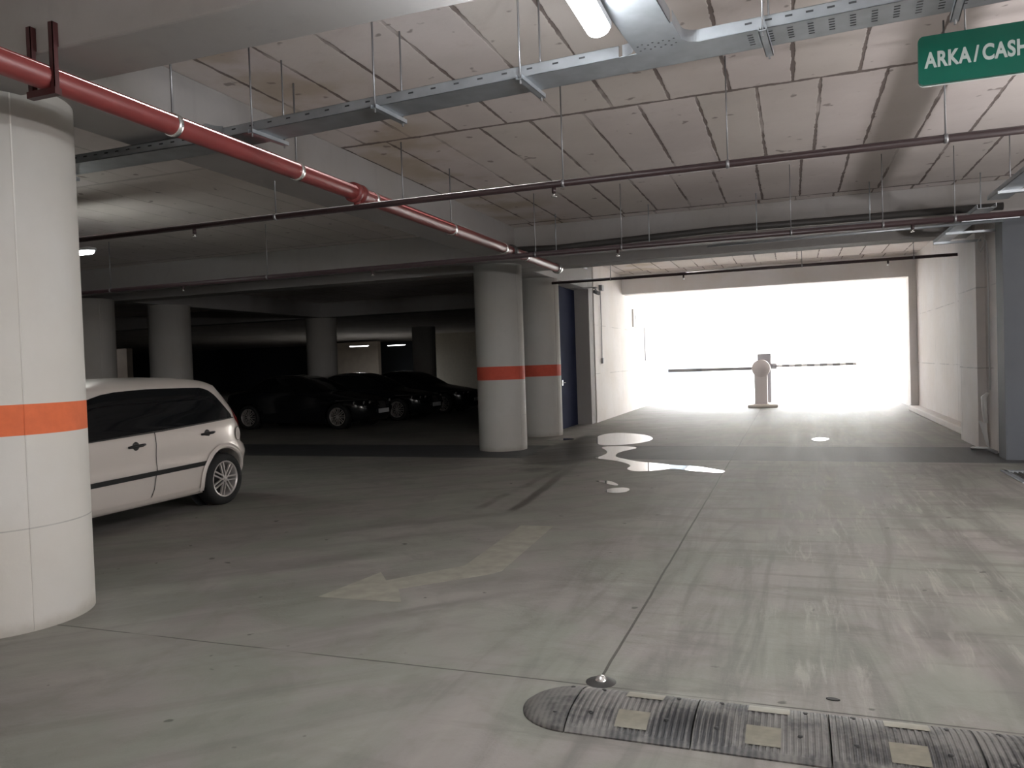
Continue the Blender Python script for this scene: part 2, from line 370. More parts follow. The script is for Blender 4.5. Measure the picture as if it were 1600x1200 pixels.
def column(x, y, r, mat, label, z1=3.28):
    mb = MB(); n = 64
    mb.lathe([(r, -.02), (r, z1)], (x, y, 0), n=n)
    mb.add([(x+r*math.cos(2*PI*j/n), y+r*math.sin(2*PI*j/n), z1) for j in range(n)], [tuple(range(n))])
    # raised shutter seam down the side facing the lane
    for a in (-.35, 2.6):
        mb.box(r-.002, r+.0025, -.004, .004, 0., z1, Matrix.Translation((x, y, 0)) @ Matrix.Rotation(a, 4, 'Z'))
    return tag(mb.build('concrete_column', mat), label, 'column', 'round concrete columns')
column(-4.79, 3.5, .51, M['col_near'], 'big white round column at the left edge with a bright orange band', 3.28)
column(-4.92, 12.95, .43, M['col_mid'], 'white round column with a red band, front one of the pair in the middle')
column(-5.03, 15.55, .45, M['col_mid'], 'white round column with a red band, rear one of the pair beside the navy door')
column(-14.8, 13.1, .5, M['col_far'], 'dim column right behind the big orange banded column, above the silver car roof')
column(-14.75, 15.4, .5, M['col_far'], 'dark grey round column rising behind the middle of the silver car')
column(-14.9, 22.3, .5, M['col_far'], 'dark round column left of the distant lit wall, behind the black cars')
column(-14.9, 30.0, .5, M['col_far'], 'barely visible round column in the darkness right of the distant lamps')

# navy steel door between the rear column and the passage wall
d = struct('door_1', MB().box(-5.03, -4.97, 16.15, 18.28, .0, 3.27), M['navy'])
MB().box(-4.97, -4.93, 16.9, 16.95, 1.0, 1.12).tube([(-4.95, 16.92, 1.06), (-4.90, 16.92, 1.06), (-4.90, 17.05, 1.06)], .01, 8).build('door_handle', M['chrome'], d)
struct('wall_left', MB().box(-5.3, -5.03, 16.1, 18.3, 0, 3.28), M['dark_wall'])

# distant walls lit by their own lamps
struct('wall_left', MB().box(-33.5, -28.6, 50., 50.4, 0., 3.6), M['off_white'])
struct('wall_left', MB().box(-29.5, -26.3, 25., 25.3, 0., 2.75), M['off_white'])
dr = struct('door_2', MB().box(-27.25, -26.95, 24.95, 25.0, 0, 2.1), M['door_red'])
MB().box(-26.95, -26.90, 24.93, 25.0, 0, 2.15).box(-27.3, -27.25, 24.93, 25., 0, 2.15).build('door_frame', M['white_plastic'], dr)

# yard and house outside the exit
struct('floor', MB().box(-30, 30, YF, 70, -.2, -.0), M['asphalt'])
bl = empty('building', (0, 46, 0), 'pale sunlit rendered building facing the exit, washed out by daylight', 'building')
MB().box(-22, 22, 0, 5, 0, 9.).build('wall', M['facade'], bl)
for wx in (-2.6, 3.1):
    w = MB().box(wx-.35, wx+.35, -.05, 0, 4.2, 5.0).build('window', M['white_plastic'], bl)
    MB().box(wx-.3, wx+.3, -.06, -.05, 4.25, 4.95).build('pane', M['grey_plastic'], w)
MB().box(-22, 22, -.5, 0, 6.2, 6.35).build('ledge', M['facade'], bl)

# ------------------------------------------------------------------ floor markings, puddles
def flat(name, polys, z0, z1, mat, label, cat, group=None):
    mb = MB()
    for p in polys: mb.prism(p, z0, z1)
    return tag(mb.build(name, mat), label, cat, group)
flat('road_arrow', [[(-3.01, 4.34), (-2.40, 4.37), (-2.56, 4.63), (-2.10, 5.10), (-2.03, 5.22), (-2.11, 6.78), (-2.42, 6.76), (-2.36, 5.30), (-2.75, 4.80), (-2.90, 4.99)]],
     .0005, .002, M['paint_arrow'], 'worn cream painted arrow on the floor bending to the left', 'floor marking')
def smooth_poly(pts, it=3):
    for _ in range(it):
        q = []
        for i in range(len(pts)):
            a, b = Vector(pts[i]), Vector(pts[(i+1) % len(pts)])
            q += [tuple(a*.75+b*.25), tuple(a*.25+b*.75)]
        pts = q
    return pts
PG = 'puddles on the floor before the exit'
flat('puddle', [smooth_poly([(-3.79, 15.4), (-3.62, 16.0), (-3.25, 15.95), (-2.75, 15.5), (-2.48, 14.6), (-2.68, 13.9), (-3.0, 13.6), (-3.35, 13.62), (-3.55, 14.3)])], .001, .003,
     M['water'], 'large pale puddle farthest from the camera, behind the dark floor strip', 'puddle', PG)
flat('puddle', [smooth_poly([(-3.33, 13.5), (-2.45, 13.4), (-2.75, 12.6), (-2.68, 12.0), (-2.55, 11.8), (-2.20, 11.4), (-1.85, 11.25), (-1.62, 11.05), (-1.30, 11.0), (-1.0, 10.7), (-.86, 10.55), (-.9, 10.35), (-1.3, 10.5), (-1.6, 10.75), (-1.75, 10.5), (-2.05, 10.35), (-2.22, 10.6), (-2.2, 11.0), (-2.55, 11.5), (-2.98, 11.75), (-2.9, 12.0), (-2.9, 12.6)], 2)], .001, .003,
     M['water'], 'long bright puddle crossing the dark strip with a thin tail to the right', 'puddle', PG)
flat('puddle', [smooth_poly([(-2.05, 9.0), (-1.85, 9.05), (-1.80, 8.75), (-1.95, 8.6), (-2.12, 8.75)])], .001, .003, M['water'], 'small puddle nearest the camera on the tyre swept floor', 'puddle', PG)
flat('puddle', [smooth_poly([(-2.42, 9.5), (-2.2, 9.55), (-2.0, 9.2), (-2.07, 9.15), (-2.25, 9.38)])], .001, .003, M['water'], 'thin curved trickle between the long puddle and the smallest one', 'puddle', PG)
flat('puddle', [smooth_poly([(-4.62, 14.6), (-4.3, 14.9), (-4.05, 14.75), (-4.15, 14.45), (-4.5, 14.3)])], .001, .003, M['water'], 'tiny glinting puddle at the foot of the rear red banded column', 'puddle', PG)
flat('puddle', [smooth_poly([(.26, 14.75), (.42, 15.1), (.62, 14.85), (.50, 14.45), (.34, 14.42)], 2)], .001, .003, M['water'],
     'small bright puddle alone in the middle of the exit lane', 'puddle', PG)
flat('oil_spot', [smooth_poly([(.10, 3.59), (.13, 3.60), (.165, 3.583), (.15, 3.567), (.11, 3.57)], 2)], .0, .004, M['black'],
     'small black blob on the floor behind the speed bump', 'stain')
# drain channel at the right
dc = empty('drain_channel', (2.55, 10.4, 0), 'dark floor drain grate against the kerb at the right edge', 'drain')
MB().box(-.15, 1.2, .38, .52, 0, .015).box(-.15, 1.2, -.45, -.31, 0, .015).box(-.18, -.12, -.45, .52, 0, .015).build('frame', M['zinc'], dc)
g = MB().box(-.12, 1.2, .0, .03, 0, .010)
for i in range(26): g.box(-.12+i*.05, -.10+i*.05, -.31, .38, .0, .012)
g.build('grate', M['trim'], dc)

# ------------------------------------------------------------------ speed bump
sb = empty('speed_bump', (-.91, 2.97, 0), 'dusty black rubber speed bump with faded yellow pads at the lower right', 'speed bump')
BW, BH, BL = .43, .05, .506
def prof(t):   # t 0..1 across
    return BH*max(0., 1-abs(2*t-1)**2.6)**.8 + .006
def module():
    mb = MB(); nx = 160
    def P(u, v):
        x = .003 + u*(BL-.006); z = prof(v); 
        rib = .0035*(1 if (int(u*nx)//4) % 2 else 0) if .06 < v < .94 else 0
        return (x, v*BW, z - rib)
    mb.grid(P, nx, 22, smooth=False)
    for x in (.003, BL-.003):
        pts = [(x, i/22*BW, prof(i/22)) for i in range(23)] + [(x, BW, 0), (x, 0, 0)]
        mb.add(pts, [tuple(range(25))])
    mb.add([(.003, 0, 0), (BL-.003, 0, 0), (BL-.003, 0, .006), (.003, 0, .006)], [(0, 1, 2, 3)])
    mb.add([(.003, BW, 0), (BL-.003, BW, 0), (BL-.003, BW, .006), (.003, BW, .006)], [(0, 1, 2, 3)])
    return mb
mod0 = None
def pad_mb(x0, x1, v0, v1):
    mb = MB(); n = 6
    top = lambda u, v: (x0+(x1-x0)*u, (v0+(v1-v0)*v)*BW, prof(v0+(v1-v0)*v)+.0015)
    return mb.grid(top, 2, n, smooth=False)
for i in range(5):
    if mod0 is None:
        o = module().build('module', M['rubber'], sb, recalc=False); mod0 = o
        pad_mb(.20, .33, .10, .36).build('reflector_pad', M['pad'], o, recalc=False)
        pad_mb(.20, .36, .66, .86).build('reflector_pad', M['pad'], o, recalc=False)
        for hx, hv in ((.09, .25), (.40, .28), (.09, .8), (.42, .78)):
            MB().lathe([(.0, .001), (.009, .001), (.012, -.004)], (hx, hv*BW, prof(hv)+.001), n=10).build('bolt', M['black'], o)
        M0 = o
    else:
        o = copy_tree(M0, sb); o.location = (BL*i, 0, 0)
ec = MB()
def Pe(u, v):
    a = u*PI; 
    # half dome: sweep profile around the end
    r = 1-v; yy = BW/2 - math.cos(a)*BW/2*r; xx = -math.sin(a)*.235*r
    return (xx-.002, yy, BH*(1-r**2.6)**.8 + .006)
ec.grid(Pe, 28, 12)
ring = [Pe(i/28, 0) for i in range(29)]
ec.add(ring + [(p[0], p[1], 0) for p in ring], [(i, i+1, 30+i, 29+i) for i in range(28)])
eo = ec.build('end_cap', M['rubber'], sb)
for hx, hy in ((-.06, .09), (-.05, .34)): MB().lathe([(.0, .003), (.010, .003), (.012, -.002)], (hx, hy, .043 if hy > .2 else .040), n=10).build('bolt', M['black'], eo)
# lump of old fixing glue and metal stud at the joint crossing
ss_ = empty('floor_stud', (-.88, 3.50, 0), 'small shiny metal stud in dark grime where the floor joints cross', 'stud')
MB().lathe([(0, .012), (.04, .009), (.06, .004), (.072, 0)], n=20).build('base', M['trim'], ss_)
MB().lathe([(0, .03), (.016, .028), (.026, .012), (.028, .008)], n=16).build('stud', M['chrome'], ss_)

# ------------------------------------------------------------------ pipes
def rods(parent, pts, r=.007, top=3.75, name='hanger_rod', mat='rod'):
    for (x, y, z) in pts:
        MB().tube([(x, y, z), (x, y, top)], r, 6).build(name, M[mat], parent)
def clampring(parent, x, y, z, r, axis='Y', mat='chrome', w=.035):
    MB().lathe([(r, -w/2), (r+.008, -w/2), (r+.008, w/2), (r, w/2)], (x, y, z), axis, 24).build('clamp', M[mat], parent)
PX, PZ, PR = -3.60, 3.07, .065
mp = empty('water_main', (PX, 3.0, 0), 'thick red water main running away beside the long beam', 'pipe')
mp.location = (0, 0, 0)
MB().tube([(PX, -4., PZ), (PX, 12.3, PZ)], PR, 28).build('pipe', M['red_pipe'], mp)
for y in (3.86, 5.14, 6.30, 8.05, 9.72, 10.6): clampring(mp, PX, y, PZ, PR)
rods(mp, [(PX, y, PZ+PR) for y in (3.86, 5.14, 6.9, 8.05)])
c = MB().lathe([(PR, -.07), (PR+.022, -.07), (PR+.022, -.02), (PR+.01, -.015), (PR+.01, .015), (PR+.022, .02), (PR+.022, .07), (PR, .07)], (PX, 6.02, PZ), 'Y', 24).build('tee_coupling', M['red_pipe'], mp)
MB().tube([(PX, 6.03, PZ-PR+.01), (PX, 6.03, 2.97)], .032, 14).build('drop_pipe', M['red_pipe'], c)
for y in (10.05, 12.25):
    MB().lathe([(0, -.05), (PR+.02, -.05), (PR+.026, -.02), (PR+.026, .02), (PR+.02, .05), (0, .05)], (PX, y, PZ), 'Y', 24).build('coupling', M['chrome' if y > 11 else 'trim'], mp)
# trapeze of two channel posts and a cross bar carrying the main under the beam
tb = empty('pipe_bracket', (-3.6, 3.05, 3.0), 'dark maroon channel bracket on the near cross beam holding the red main', 'bracket')
for x in (-.078, .078):
    MB().box(x-.015, x+.015, -.014, -.010, -.09, .27).box(x-.015, x-.011, -.014, .014, -.09, .27).box(x+.011, x+.015, -.014, .014, -.09, .27).box(x-.015, x+.015, .014, .02, .15, .27).build('post', M['maroon'], tb)
MB().box(-.10, .10, -.02, .02, -.10, -.066).build('cross_bar', M['maroon'], tb)
tb.location = (PX-.01, 2.98, PZ)

def sprinkler(parent, x, y, z):
    h = MB().tube([(x, y, z), (x, y, z-.05)], .018, 10).build('sprinkler_head', M['dark_red'], parent)
    MB().tube([(x, y, z-.05), (x, y, z-.07)], .008, 8).lathe([(0, -.072), (.022, -.072), (.024, -.078), (0, -.078)], (x, y, z), n=14).build('deflector', M['chrome'], h)
def spipe(name, y, z, x0, x1, r, mat, label, heads, rodx, joints=()):
    e = empty(name, (0, 0, 0), label, 'pipe', 'sprinkler pipes')
    MB().tube([(x0, y, z), (x1, y, z)], r, 14).build('pipe', M[mat], e)
    for x in heads: sprinkler(e, x, y, z-r+.005)
    rods(e, [(x, y, z+r) for x in rodx], .006)
    for x in rodx: MB().lathe([(r, -.012), (r+.005, -.012), (r+.005, .012), (r, .012)], (x, y, z), 'X', 16).build('clamp', M['rod'], e)
    return e
spipe('sprinkler_pipe', 6.03, 2.95, -12., 6., .028, 'dark_red', 'thin dark red sprinkler pipe crossing the whole ceiling just beyond the near lamp', (-7.9, -5.42, -1.78, 2.6), (-7.0, -4.47, -1.70, -.42, 1.02, 3.0))
spipe('sprinkler_pipe', 9.72, 2.95, -30., 6., .034, 'dark_red', 'dark red sprinkler pipe in front of the expansion joint beam', (-12.5, -9.0, -5.6, -2.05, 1.3), (-15., -10.5, -7.4, -3.15, -2.0, .02, 1.0, 1.72))
spipe('sprinkler_pipe', 14.9, 3.12, -4.5, 2.9, .028, 'dark_red', 'thin brown pipe across the passage in front of the exit lintel', (-1.9, 1.6), (-3.3, .2, 2.0))
spipe('sprinkler_pipe', 1.95, 3.0, -8., 5., .034, 'maroon', 'dark maroon pipe at the top left corner in front of the near beam', (), (-6., -1., 3.))
e = empty('conduit', (0, 0, 0), 'bright galvanised conduit below the expansion joint beam', 'conduit')
MB().tube([(-4.2, 11.2, 3.18), (-.8, 11.2, 3.18), (1.0, 11.2, 3.21)], .018, 10).tube([(-1.1, 11.35, 3.10), (2.55, 11.35, 3.12)], .018, 10).build('pipe', M['zinc'], e)
rods(e, [(-3.3, 11.2, 3.17), (-1.9, 11.2, 3.17), (-.42, 11.2, 3.17), (1.0, 11.2, 3.2), (2.3, 11.35, 3.13)], .007, mat='zinc')
# black cable bundle between the beams
e = tag(MB().tube([(-4.4, 11.6, 3.34), (-3.4, 11.6, 3.30), (-1, 11.6, 3.36), (2.6, 11.6, 3.34)], .05, 10).build('cable_bundle', M['trim']), 'dark cable bundle along the face of the expansion joint beam', 'cables')

# ------------------------------------------------------------------ cable trays
def tray_mb(L, w=.25, h=.065):
    """body along +X, from 0 to L, open on top"""
    t = .004
    return MB().box(0, L, 0, w, 0, t).box(0, L, 0, t, 0, h).box(0, L, w-t, w, 0, h).box(0, L, 0, .016, h-t, h).box(0, L, w-.016, w, h-t, h)
def slots_mb(L, w=.25, h=.065, step=.105, x0=.05, side_only=False, rows=5):
    mb = MB(); n = int((L-x0)/step)
    for i in range(n):
        x = x0+i*step
        mb.box(x, x+.035, -.0012, 0, h*.55, h*.70)
        if not side_only:
            for j in range(rows): mb.box(x+.004, x+.032, w*.18+j*w*.13, w*.18+j*w*.13+.009, -.0012, 0)
    return mb
tg = 'galvanised cable trays'
TZ = 3.17
def tray(name, loc, L, rz, label, w=.25, side_only=False, step=.105):
    e = empty(name, loc, label, 'cable tray', tg, rz)
    build_multi('tray_body', [(tray_mb(L, w), M['zinc']), (slots_mb(L, w, side_only=side_only, step=step), M['zinc_dark'])], e)
    return e
def tray_hanger(e, x, w=.25, top=3.75, rods_=True):
    """u-channel bracket under the tray with two rods, local coords"""
    br = MB().box(x-.02, x+.02, -.05, w+.07, -.028, -.024).box(x-.02, x-.016, -.05, w+.07, -.028, -.001).box(x+.016, x+.02, -.05, w+.07, -.028, -.001).build('bracket', M['zinc'], e)
    if rods_:
        for y in (-.03, w+.045):
            MB().tube([(x, y, -.05), (x, y, top-e.location.z)], .006, 6).build('hanger_rod', M['rod'], e)
t1 = tray('cable_tray', (-12., 4.45, TZ-.02), 8.05, 0., 'galvanised cable tray passing under the long beam on the dark side', side_only=True)
for x in (1.6, 4.2, 6.55): tray_hanger(t1, x)
rz = math.atan2(-.36, 4.85)
t2 = tray('cable_tray', (-3.85, 4.47, TZ), 3.0, rz, 'galvanised cable tray crossing the ceiling between the long beam and the bright lamp', side_only=True, step=.16)
for x in (.42, 1.42, 2.42): tray_hanger(t2, x)
# hump where the two levels join
hm = MB()
pts = [(-4.0, 4.58, TZ+.01), (-3.95, 4.58, TZ+.05), (-3.87, 4.58, TZ+.07), (-3.78, 4.58, TZ+.04), (-3.72, 4.58, TZ+.03)]
for k_ in (-.125, .115):
    for i in range(len(pts)-1):
        a, b_ = pts[i], pts[i+1]
        hm.add([(a[0], a[1]+k_, a[2]-.02), (b_[0], b_[1]+k_, b_[2]-.02), (b_[0], b_[1]+k_, b_[2]+.045), (a[0], a[1]+k_, a[2]+.045),
                (a[0], a[1]+k_+.006, a[2]-.02), (b_[0], b_[1]+k_+.006, b_[2]-.02), (b_[0], b_[1]+k_+.006, b_[2]+.045), (a[0], a[1]+k_+.006, a[2]+.045)],
               [(0, 1, 2, 3), (7, 6, 5, 4), (3, 2, 6, 7), (0, 4, 5, 1)])
for i in range(len(pts)-1):
    a, b_ = pts[i], pts[i+1]
    hm.add([(a[0], a[1]-.125, a[2]-.02), (b_[0], b_[1]-.125, b_[2]-.02), (b_[0], b_[1]+.12, b_[2]-.02), (a[0], a[1]+.12, a[2]-.02)], [(0, 1, 2, 3)])
tag(hm.build('tray_connector', M['zinc']), 'short humped connector joining two cable trays below the long beam', 'cable tray')
# tee junction above the lamp
J = Matrix.Translation((-3.85, 4.47, TZ)) @ Matrix.Rotation(rz, 4, 'Z')
te = empty('tray_junction', J @ Vector((3.0, 0, 0)), 'galvanised tee junction of the cable trays right beside the bright lamp', 'cable tray', None, rz)
tm = MB().box(0, .62, 0, .25, 0, .004).box(0, .62, .246, .25, 0, .065).box(.10, .36, -.30, 0, 0, .004)
def arc(cx, cy, r, a0, a1, n=8): return [(cx+r*math.cos(a0+(a1-a0)*i/n), cy+r*math.sin(a0+(a1-a0)*i/n)) for i in range(n+1)]
for path in (arc(.02, -.08, .08, PI/2, 0)+[(.10, -.30)], [(.36, -.30)]+arc(.44, -.08, .08, PI, PI/2)+[(.62, 0)]):
    for a, b_ in zip(path[:-1], path[1:]):
        tm.add([(a[0], a[1], 0), (b_[0], b_[1], 0), (b_[0], b_[1], .065), (a[0], a[1], .065)], [(0, 1, 2, 3)])
tm.add([(.36, 0, .0), (.36, -.08, .0), (.385, -.03, .0), (.44, 0, 0)], [(0, 1, 2, 3)])
sm = MB()
for i in range(8):
    for j in range(2): sm.lathe([(0, -.0012), (.006, -.0012), (.006, 0)], (.13+i*.028, -.03-j*.06-(i % 2)*.02, 0), n=8)
build_multi('tray_body', [(tm, M['zinc']), (sm, M['zinc_dark'])], te)
t3 = tray('cable_tray', J @ Vector((3.62, 0, 0)), 3.6, rz, 'galvanised cable tray with rows of slots running to the top right behind the green sign', step=.098)
for x in (.14, 1.02, 2.3): tray_hanger(t3, x)
p4 = J @ Vector((3.36, -.30, 0))
t4 = tray('cable_tray', p4, 5., rz-PI/2, 'galvanised cable tray branch coming towards the camera above the bright lamp', side_only=True)
t4.location = J @ Vector((3.10, -.30, 0))
for x in (1.2, 3.): tray_hanger(t4, x)
# wall tray at the right, on cantilever brackets
for k_, (y0, y1, lab) in enumerate(((1.5, 10.05, 'white lit cable tray near part along the right wall'), (10.55, 13.62, 'white lit cable tray far part over the recess in the right wall'))):
    e = empty('wall_tray', (2.10, y0, 3.17), lab, 'cable tray', tg)
    MB().box(0, .2, 0, y1-y0, 0, .004).box(0, .004, 0, y1-y0, 0, .05).box(.196, .2, 0, y1-y0, 0, .05).build('tray_body', M['zinc'], e)
    for y in ([.8, 1.9, 2.9] if k_ else [2., 5., 8.]):
        MB().box(-.02, .62, y-.02, y+.02, -.035, -.031).box(-.02, .62, y-.02, y-.016, -.035, -.001).build('bracket', M['zinc'], e)
        if not k_: MB().tube([(.1, y, -.03), (.1, y, .58)], .006, 6).build('hanger_rod', M['rod'], e)

# ------------------------------------------------------------------ lamps
def lamp(x, y, z, L, along, label, mat='tube', rodlen=0., group='linear ceiling lamps'):
    e = empty('ceiling_lamp', (x, y, z), label, 'lamp', group, 0. if along == 'X' else PI/2)
    n = 12
    hs = MB().box(-L/2, L/2, -.06, .06, .015, .055).build('housing', M['grey_plastic'], e, .006)
    d_ = MB(); 
    prf = [(-.058, .015)] + [(-.058*math.cos(PI*i/n), .012-.042*math.sin(PI*i/n)) for i in range(n+1)] + [(.058, .015)]
    vs = []; 
    for sx, sc in ((-L/2, .55), (-L/2+.035, 1.), (L/2-.035, 1.), (L/2, .55)):
        vs += [(sx, py*sc, .012+(pz-.012)*sc) for py, pz in prf]
    m_ = len(prf); fs = [(i*m_+j, i*m_+j+1, (i+1)*m_+j+1, (i+1)*m_+j) for i in range(3) for j in range(m_-1)]
    fs += [tuple(range(m_)), tuple(range(3*m_, 4*m_))[::-1]]
    d_.add(vs, fs, True); d_.build('diffuser', M[mat], e)
    if rodlen:
        for sx in (-L*.35, L*.35): MB().tube([(sx, 0, .05), (sx, 0, rodlen)], .005, 6).build('hanger_rod', M['rod'], e)
    return e
def alight(x, y, z, sx, sy, power, col=(.93, .97, 1.)):
    """the light a lamp gives, sized and placed as its diffuser"""
    l = bpy.data.lights.new('lamp_light', 'AREA'); l.shape = 'RECTANGLE'; l.size = sx; l.size_y = sy; l.energy = power; l.color = col
    o = bpy.data.objects.new('lamp_light', l); C.objects.link(o); o.location = (x, y, z); return o
lamp(-.845, 3.12, 3.10, 1.24, 'Y', 'bright white linear lamp under the cable tray at the top')
lamp(-8.75, 7.25, 3.08, 1.3, 'X', 'lit linear lamp peeking out right of the orange banded column')
def plight(x, y, z, p, r=.08, col=(1., .96, .955)):
    l = bpy.data.lights.new('lamp_light', 'POINT'); l.energy = p; l.shadow_soft_size = r; l.color = col
    o = bpy.data.objects.new('lamp_light', l); C.objects.link(o); o.location = (x, y, z); return o
for k_ in (-.4, 0, .4): plight(-.845, 3.12+k_, 2.95, 18, .05, (.95, .97, 1.))
for k_ in (-.4, 0, .4): plight(-8.75+k_, 7.25, 2.97, 3.4, .05, (.97, 1., .95))
# unseen wall lamps behind the camera, added as soft fill
for i, (x, p, lab) in enumerate(((-6.2, 24, 'added fill lamp on the wall behind the camera, left of the three'), (-.9, 50, 'added fill lamp on the wall behind the camera, middle one over the lane'), (3.8, 42, 'added fill lamp on the wall behind the camera, right of the three'))):
    lamp(x, YB+.12, 2.6, 1.24, 'X', lab, group='added fill lamps behind the camera')
    for k_ in (-.4, .4): plight(x+k_, YB+.35, 2.4, p*.5)
for i, (x, y, p, lab) in enumerate(((4.3, 1.6, 150, 'added unseen fill lamp in the right bay nearer the camera'), (4.3, 6.4, 230, 'added unseen fill lamp in the right bay farther from the camera'))):  # lamps out of view, added to brighten the ceiling and floor
    lamp(x, y, 2.32, 1.24, 'Y', lab, group='added fill lamps in the right bay', rodlen=1.43)
    for k_ in (-.4, .4): plight(x, y+k_, 2.2, p*.5)
lamp(-26.8, 44.4, 3.1, 1.4, 'X', 'far lit lamp, left one of two seen above the black cars', 'tube_far')
lamp(-24.9, 46., 3.1, 1.3, 'X', 'far lit lamp, right one of two seen above the black cars', 'tube_far')
alight(-26.8, 44.4, 3.0, 1.2, .11, 70); alight(-24.9, 46., 3.0, 1.2, .11, 12)
alight(-27.6, 23.6, 3.0, 1.2, .11, 2., (1, .92, .88))
lamp(-27.6, 23.6, 3.1, 1.3, 'X', 'lamp hidden behind the orange banded column lighting the red door', 'tube_far')

# ------------------------------------------------------------------ sign
sg = empty('hanging_sign', (.745, 5.2, 3.08), 'green hanging sign with white lettering at the top right corner', 'sign')
def rrect(x0, x1, z0, z1, r):
    p = []
    for cx, cz, a in ((x1-r, z0+r, -PI/2), (x1-r, z1-r, 0), (x0+r, z1-r, PI/2), (x0+r, z0+r, PI)):
        p += [(cx+r*math.cos(a+PI/2*i/6), cz+r*math.sin(a+PI/2*i/6)) for i in range(7)]
    return p
RX = Matrix.Rotation(PI/2, 4, 'X')
MB().prism(rrect(0, 1.28, 0, .285, .03), -.03, .0, RX).build('panel', M['green'], sg)
MB().prism(rrect(.004, 1.276, -.004, .281, .03), -.04, -.03, RX).build('back_plate', M['white_plastic'], sg)
cu = bpy.data.curves.new('t', 'FONT'); cu.body = 'ARKA / CASH'; cu.size = .124; cu.space_character = 1.08; cu.offset = .0042; cu.extrude = .001; cu.space_word = .45
to = bpy.data.objects.new('t', cu); C.objects.link(to)
bpy.context.view_layer.update()
me = bpy.data.meshes.new_from_object(to.evaluated_get(bpy.context.evaluated_depsgraph_get()))
C.objects.unlink(to); bpy.data.objects.remove(to)
me.materials.clear(); me.materials.append(M['sign_text'])
lo = bpy.data.objects.new('lettering', me); C.objects.link(lo); lo.parent = sg
lo.location = (.035, -.002, .098); lo.rotation_euler = (PI/2, 0, 0); lo.scale = (.70, 1, 1)
for x in (.25, 1.0): MB().tube([(x, .02, .28), (x, .02, .67)], .004, 6).build('hanger_rod', M['rod'], sg)

# ------------------------------------------------------------------ wall fittings
e = empty('security_camera', (-4.35, 17.9, 3.28), 'small grey bullet camera under the beam by the navy door', 'camera')
MB().lathe([(0, 0), (.05, 0), (.05, -.03), (0, -.03)], n=16).tube([(0, 0, -.03), (.05, 0, -.10)], .015, 8).build('mount', M['grey_plastic'], e)
MB().tube([(-.02, .05, -.10), (.14, -.22, -.17)], .045, 14).build('body', M['grey_plastic'], e)
MB().box(-4.98, -4.3, 17.8, 18.0, 3.27, 3.28).build('mounting_plate', M['grey_plastic'], None)
bpy.data.objects['mounting_plate'].parent = e; bpy.data.objects['mounting_plate'].location = (4.35, -17.9, -3.28)
e = empty('pull_cord', (-4.59, 19.4, 1.55), 'thin dark cable hanging down the left passage wall to a small switch', 'switch')
MB().box(0, .04, -.05, .05, -.08, .06).build('switch_box', M['grey_plastic'], e)
MB().tube([(.01, 0, .06), (.015, 0, 1.0), (.01, 0, 1.78)], .012, 6).build('cable', M['grey_plastic'], e)
MB().box(0, .08, -.1, .1, 1.78, 1.92).build('junction_box', M['grey_plastic'], e)
e = empty('intercom_panel', (-4.605, 23.6, 2.55), 'pale box with round grille high on the left passage wall near the exit', 'panel')
MB().box(0, .06, 0, .9, 0, .55).build('case', M['white_plastic'], e, .01)
MB().lathe([(0, .065), (.12, .065), (.12, .05)], (0, .3, .28), 'X', 20).build('grille', M['grey_plastic'], e)
e = empty('notice_board', (-4.605, 25.6, 1.5), 'narrow framed notice on the left passage wall beside the exit glare', 'notice')
MB().box(0, .03, 0, .7, 0, 1.1).build('frame', M['grey_plastic'], e)
MB().box(.03, .034, .05, .65, .05, 1.05).build('sheet', M['white_plastic'], e)
# white bent guard in the recess at the right
e = empty('broken_guard', (2.65, 13.0, 0), 'white bent plastic downpipe piece standing in the recess at the right', 'guard')
MB().tube([(0, 0, .42), (-.015, 0, .6), (-.02, 0, .8), (.03, 0, .86)], [.03, .035, .04, .02], 10).build('upper_piece', M['white_plastic'], e)
MB().prism([(-.09, .45), (.0, .42), (.035, .06), (.06, .02), (.0, .10)], -.02, .02, Matrix.Rotation(PI/2, 4, 'X')).build('torn_flap', M['white_plastic'], e)
MB().tube([(-.14, .25, .02), (0, -.05, .05), (.05, -.35, .03)], .025, 8).build('foot', M['grey_plastic'], e)
e = tag(MB().tube([(2.72, 13.2, 3.2), (2.70, 13.2, 3.05), (2.66, 13.2, 2.95), (2.62, 13.2, 3.0), (2.62, 13.2, 3.1), (2.68, 13.2, 3.18), (2.74, 13.2, 3.1), (2.75, 13.2, 2.6), (2.75, 13.2, .9)], .012, 8).build('hanging_cable', M['white_plastic']),
        'curled white cable at the top of the recess in the right wall', 'cable')

# ------------------------------------------------------------------ barriers at the exit
isl = tag(MB().box(-1.27, -.43, 23.75, 25.6, 0, .10).build('kerb_island', M['white_wall'], bevel=.03), 'low concrete island under the barrier posts', 'kerb')
b1 = empty('parking_barrier', (-.88, 24., .10), 'near barrier post with its plain grey arm lowered to the left', 'barrier', 'exit barriers')
MB().box(-.19, .17, -.15, .15, 0, 1.02).box(-.23, .21, -.18, .18, 0, .02).build('cabinet', M['barrier_body'], b1, .02)
MB().lathe([(0, -.16), (.25, -.16), (.26, -.13), (.26, .13), (.25, .16), (0, .16)], (0, 0, 1.06), 'Y', 28).build('head', M['barrier_body'], b1)
MB().box(-2.72, -.2, -.02, .03, 1.02, 1.11).build('arm', M['grey_plastic'], b1)
b2 = empty('parking_barrier', (-.80, 25.2, .10), 'rear taller dark barrier with its striped arm lowered to the right', 'barrier', 'exit barriers')
MB().box(-.15, .17, -.15, .15, 0, 1.05).build('cabinet', M['barrier_dark'], b2, .02)
MB().box(-.22, .18, -.17, .17, 1.05, 1.50).build('head', M['barrier_dark'], b2, .04)
MB().tube([(.17, 0, 1.1), (.34, 0, 1.1)], .09, 12).build('arm_hub', M['barrier_dark'], b2)
sm = MB()
